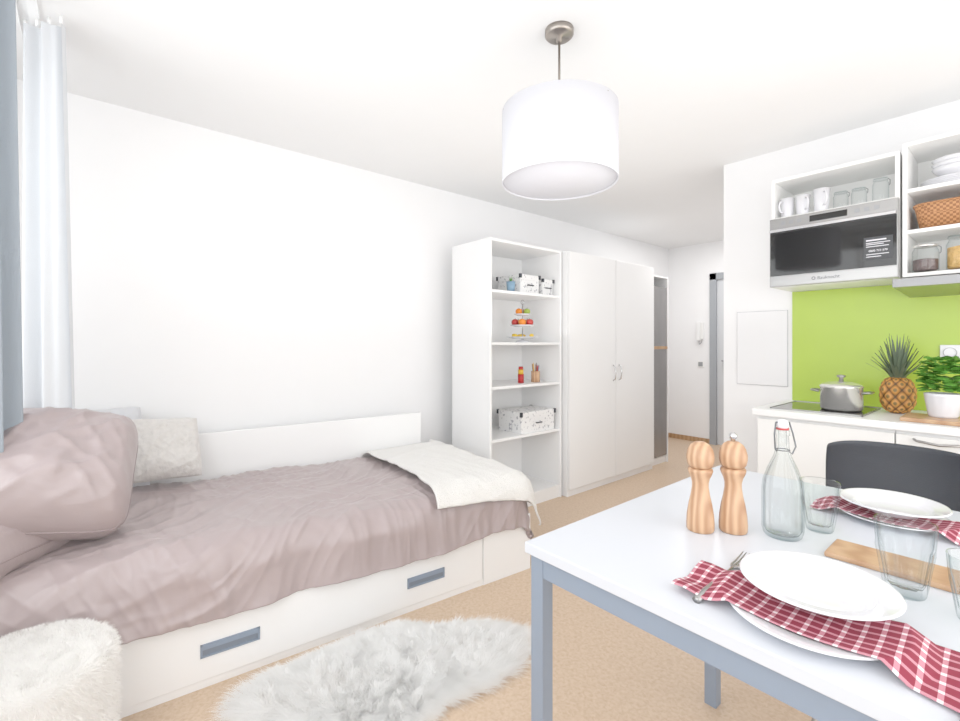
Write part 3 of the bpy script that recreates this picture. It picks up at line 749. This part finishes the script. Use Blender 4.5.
for k in range(len(lev)-1):
    for i in range(n): f.append((k*n+i,k*n+(i+1)%n,(k+1)*n+(i+1)%n,(k+1)*n+i))
mesh('basket_body',v,f,M['wicker'],bk,True)
pts=[(*rrect(2*pi*i/n,.174,.117),.122) for i in range(n+1)]; sweep('rim',pts,.007,M['wicker'],bk,8)
zj=RS[0]+.0185
jar((-.335,3.17,zj),.05,.135,'glass jar of dark dried fruit with steel lid',M['dark'],True,level=.5)
jar((-.20,3.19,zj),.065,.165,'large glass jar filled with dry pasta',M['pasta'],False,level=.7)
jar((-.05,3.20,zj),.055,.15,'glass jar filled with dry pasta',M['pasta'],False,level=.7)

# ---------------- table ----------------
tb=thing('dining_table','white laminate dining table with grey-blue steel frame','table',(-.855,.875,0))
TW,TL=1.18,1.18
box('tabletop',(0,0,.722),(TW,TL,.75),M['tabletop'],tb,bev=.003)
boxes('apron',[((.03,.015,.668),(TW-.03,.04,.7215)),((.03,.80,.668),(TW-.03,.825,.7215)),((.03,.04,.668),(.055,.80,.7215)),((TW-.055,.04,.668),(TW-.03,.80,.7215))],M['greyblue'],tb,bev=.001)
for x in (.012,TW-.052):
    for y in (.012,.79):
        xx=x if y<.1 else (x+.10 if x<.5 else x)
        box('leg',(xx,y,0),(xx+.04,y+.04,.7215 if y<.1 else .70),M['greyblue'],tb,bev=.002)
TZ=.7505
sk=thing('stool','small stool with slim metal legs tucked under table','stool',(-.24,1.62,0))
lathe('seat',[(0,.43),(.16,.43),(.17,.44),(.165,.455),(0,.46)],M['blackp'],sk,40)
for k in range(4):
    a=pi/4+k*pi/2+.05; sweep('leg',[(.12*math.cos(a),.12*math.sin(a),.43),(.30*math.cos(a),.30*math.sin(a),0)],.010,M['nickel'],sk,10)
ch=thing('dining_chair','black moulded shell chair with steel legs at the table','chair',(-.32,2.22,0))
def Pch(u,v):
    x=-.245+.49*u; xx=x/.245
    if v<.5:
        t=v/.5; y=-.12+.30*t; z=.45+.02*xx*xx-.012*math.sin(t*pi)
    else:
        t=(v-.5)/.5; y=.18+.07*math.sin(t*pi/2); z=.45+.42*t-.02*(abs(xx)**6)*t
        y-=.09*xx*xx*t
    x*= (1-.04*abs(2*v-1)**8)
    return (x,y,z)
s=gridmesh('shell_seat',Pch,24,40,M['blackp'],ch); solid(s,.012)
ms=s.modifiers.new('s','SUBSURF'); ms.levels=1; ms.render_levels=1
for sx in (-1,1):
    for sy in (-1,1): sweep('leg',[(sx*.16,sy*.09+.03,.44),(sx*.21,sy*.15+.03,0.0)],.010,M['chrome'],ch,10)
def mill(loc,h,knob,label):
    t=thing('pepper_mill',label,'pepper mill',loc,group='wooden mills on the table')
    k=h/.25
    lathe('mill_body',[(0,0),(.033,0),(.0355,.004),(.036,.02*k),(.0345,.045*k),(.030,.075*k),(.0245,.10*k),(.0215,.122*k),(.0215,.135*k),(.0245,.148*k),(.030,.160*k),(.0325,.169*k),(.031,.175*k),(0,.176*k)],M['beech'],t,40)
    lathe('mill_head',[(0,.178*k),(.027,.178*k),(.0325,.186*k),(.0355,.200*k),(.0355,.213*k),(.032,.229*k),(.025,.241*k),(.014,.249*k),(0,.25*k)],M['beech'],t,40)
    if knob: lathe('knob',[(0,.25*k),(.006,.25*k),(.006,.255*k),(.010,.26*k),(.010,.268*k),(.004,.274*k),(0,.274*k)],M['chrome'],t,24)
    return t
mill((-.593,1.304,TZ),.245,False,'turned wooden salt mill with rounded head')
mill((-.531,1.366,TZ),.248,True,'turned wooden pepper mill with metal knob')
bo=thing('swing_top_bottle','clear faceted glass bottle with swing-top stopper','bottle',(-.431,1.432,TZ),math.radians(50))
op=[(0,0),(.040,0),(.045,.006),(.046,.02),(.046,.125),(.043,.15),(.032,.185),(.021,.215),(.0155,.24),(.0145,.27),(.017,.272),(.017,.284),(.0145,.286)]
ip=[(.010,.286),(.010,.24),(.017,.213),(.028,.184),(.039,.15),(.042,.125),(.042,.02),(.038,.010),(0,.008)]
lathe('bottle_glass',op+ip,M['glass'],bo,72,fac=lambda a,z:1+(.07*abs(math.cos(a*6)) if .01<z<.2 else 0))
lathe('stopper',[(0,.286),(.011,.287),(.014,.296),(.015,.300),(.013,.310),(.007,.314),(0,.315)],M['ceramic'],bo,24)
lathe('rubber_seal',[(.008,.2862),(.0150,.2862),(.0150,.291),(.008,.291)],M['redseal'],bo,24)
v,f=sweep_data([(-.018,0,.306),(-.022,0,.275),(-.020,0,.235),(-.016,0,.228)],.002,6)
sweep_data([(.018,0,.306),(.028,0,.275),(.036,0,.240),(.026,0,.220),(.016,0,.228)],.002,6,v,f)
sweep_data([(-.018,0,.306),(0,0,.307),(.018,0,.306)],.002,6,v,f)
sweep_data([(.0165*math.cos(2*pi*q/16),.0165*math.sin(2*pi*q/16),.232) for q in range(17)],.0016,6,v,f)
mesh('wire_bail',v,f,M['wire'],bo,True)
def tumbler(loc,r,h,rot=0,label=''):
    t=thing('glass_tumbler',label,'glass',loc,rot,group='glass tumblers on the table')
    fc=lambda a,z:1+(.13*abs(math.cos(a*4.5))-.08 if .006<z<h*.66 else 0)
    prof=[(0,0),(r*.62,0),(r*.66,.004),(r*.70,h*.15),(r*.80,h*.40),(r*.90,h*.62),(r*.93,h*.70),(r*.985,h*.985),(r*.98,h)]
    inn=[(r*.91,h*.985),(r*.85,h*.70),(r*.80,h*.62),(r*.70,h*.40),(r*.60,h*.17),(r*.53,h*.12),(0,h*.11)]
    lathe('tumbler_glass',prof+inn,M['glass'],t,90,fac=fc)
    return t
tumbler((-.378,1.556,TZ),.048,.135,.2,'faceted clear glass tumbler beside the bottle')
tumbler((-.168,1.298,TZ),.051,.148,.5,'tall faceted clear glass tumbler near the board')
tumbler((-.062,1.265,TZ),.044,.12,.1,'short faceted clear glass tumbler by the plate')
bd=box('serving_board',(-.325,1.372,TZ),(-.06,1.49,TZ+.012),M['board'],None,bev=.004); tag(bd,'small wooden serving board lying on the table','board')
def plate(loc,r,label,deep=0.0,h=.02):
    p=[(0,0),(r*.55,0),(r*.58,.002),(r*.66,h*.45),(r*.97,h),(r,h+.001),(r*.99,h+.003),(r*.93,h+.001),(r*.66,h*.5+.003),(r*.60,.006),(0,.005)]
    if deep: p=[(0,0),(r*.48,0),(r*.5,.003),(r*.60,deep*.5),(r*.68,deep*.88),(r*.98,deep+.006),(r,deep+.008),(r*.98,deep+.011),(r*.95,deep+.0095),(r*.72,deep*.9+.005),(r*.69,deep*.8+.004),(r*.63,deep*.4+.004),(r*.52,.007),(0,.006)]
    o=lathe('plate',p,M['ceramic'],None,96,loc=loc); tag(o,label,'plate',group='white plates on the table'); return o
PX,PY=-.268,1.055
plate((PX,PY-.02,TZ),.137,'large white flat dinner plate',h=.016)
plate((PX,PY+.025,TZ+.024),.130,'white deep plate resting on a checked napkin',deep=.026)
def napkin(cx,cy,L,Wn,ang,z,pr,seed,label,wide=.3):
    ca,sa=math.cos(ang),math.sin(ang)
    def H(x,y):
        r=math.hypot(x-pr[0],y-pr[1]); R=.137
        if r<R*.5: return .010
        if r<R+.008: return .010+ (r-R*.5)/(R*.5+.008)*.014
        return max(.004,.024-(r-R-.008)*.6)
    def P(u,v):
        er=max(0,u-.70)/.30
        a=(u-.5)*L; b=(v-.5)*Wn*(1+wide*er)-.02*er
        x=cx+ca*a-sa*b; y=cy+sa*a+ca*b
        k=min(1,max(0,abs(u-.5)-.31)*7)
        hz=H(x,y)+k*(.006+.006*math.sin(v*7+u*3+seed)+.004*noise.noise(Vector((a*14,b*18,seed))))
        return (x,y,z+hz)
    o=gridmesh('napkin',P,120,44,M['check'],uv=lambda u,v:(u*L,v*Wn*1.1)); solid(o,.0015); tag(o,label,'napkin',group='red checked napkins'); return o
napkin(-.250,1.022,.48,.155,math.radians(2),TZ,(PX,PY-.02),1.0,'red and white checked napkin folded between two plates')
plate((-.262,1.81,TZ),.13,'white flat plate at the far setting',h=.016)
plate((-.262,1.81,TZ+.024),.125,'white deep plate at the far setting',deep=.020)
napkin(-.235,1.785,.42,.14,math.radians(-4),TZ,(-.262,1.81),4.0,'red and white checked napkin under the far plate',wide=.1)
def cutlery(name,loc,rot,label,kind):
    t=thing(name,label,kind,loc,rot)
    sweep('handle',[(0,-.10,.004),(0,-.06,.004),(0,0,.006),(0,.03,.006)],[.007,.007,.003,.003],M['steel'],t,10)
    if kind=='fork':
        v=[];f=[]
        for k in range(4):
            x=-.009+.006*k; sweep_data([(0,.028,.006),(x,.045,.003),(x,.065,.003),(x,.095,.009)],[.003,.0022,.0017,.001],6,v,f)
        mesh('tines',v,f,M['steel'],t,True)
    else: box('blade',(-.008,.03,.004),(.008,.12,.006),M['steel'],t,bev=.001)
    return t
cutlery('fork',(-.436,1.08,TZ+.002),math.radians(2),'steel fork tucked beneath the checked napkin','fork').scale=(1.2,1.5,1)
cutlery('knife',(-.055,.945,TZ+.0),math.radians(-3),'steel table knife beside the plate','knife')

# ---------------- lights & world ----------------
def area(name,loc,rot,sx,sy,e,c=(1,1,1)):
    l=bpy.data.lights.new(name,'AREA'); l.shape='RECTANGLE'; l.size=sx; l.size_y=sy; l.energy=e; l.color=c
    o=bpy.data.objects.new(name,l); COL.objects.link(o); o.location=loc; o.rotation_euler=rot; return o
area('window_light',(-.6,YW+.03,1.65),(pi/2,0,0),3.4,1.4,20,(1,.998,1.0))
area('side_fill_light',(XR-.03,1.6,1.4),(pi/2,0,pi/2),2.8,1.8,36,(1,.998,1))  # added fill at the unseen right wall
area('uplight_fill',(-1.0,1.7,1.32),(pi,0,0),3.0,2.6,12,(1,.998,.99))  # added up-facing sheet to brighten the ceiling, not a fixture of the room
area('corridor_fill_light',(-2.1,5.0,ZC-.02),(0,0,0),.7,.9,13,(1,.98,.96))  # unseen lamp added under the ceiling to brighten the corridor
wl=bpy.data.worlds.new('sky'); scene.world=wl; wl.use_nodes=True
bg=wl.node_tree.nodes['Background']; bg.inputs[0].default_value=(.96,.98,1,1); bg.inputs[1].default_value=1.8
scene.view_settings.view_transform='Standard'; scene.view_settings.look='None'; scene.view_settings.exposure=0.33; scene.view_settings.gamma=1.3
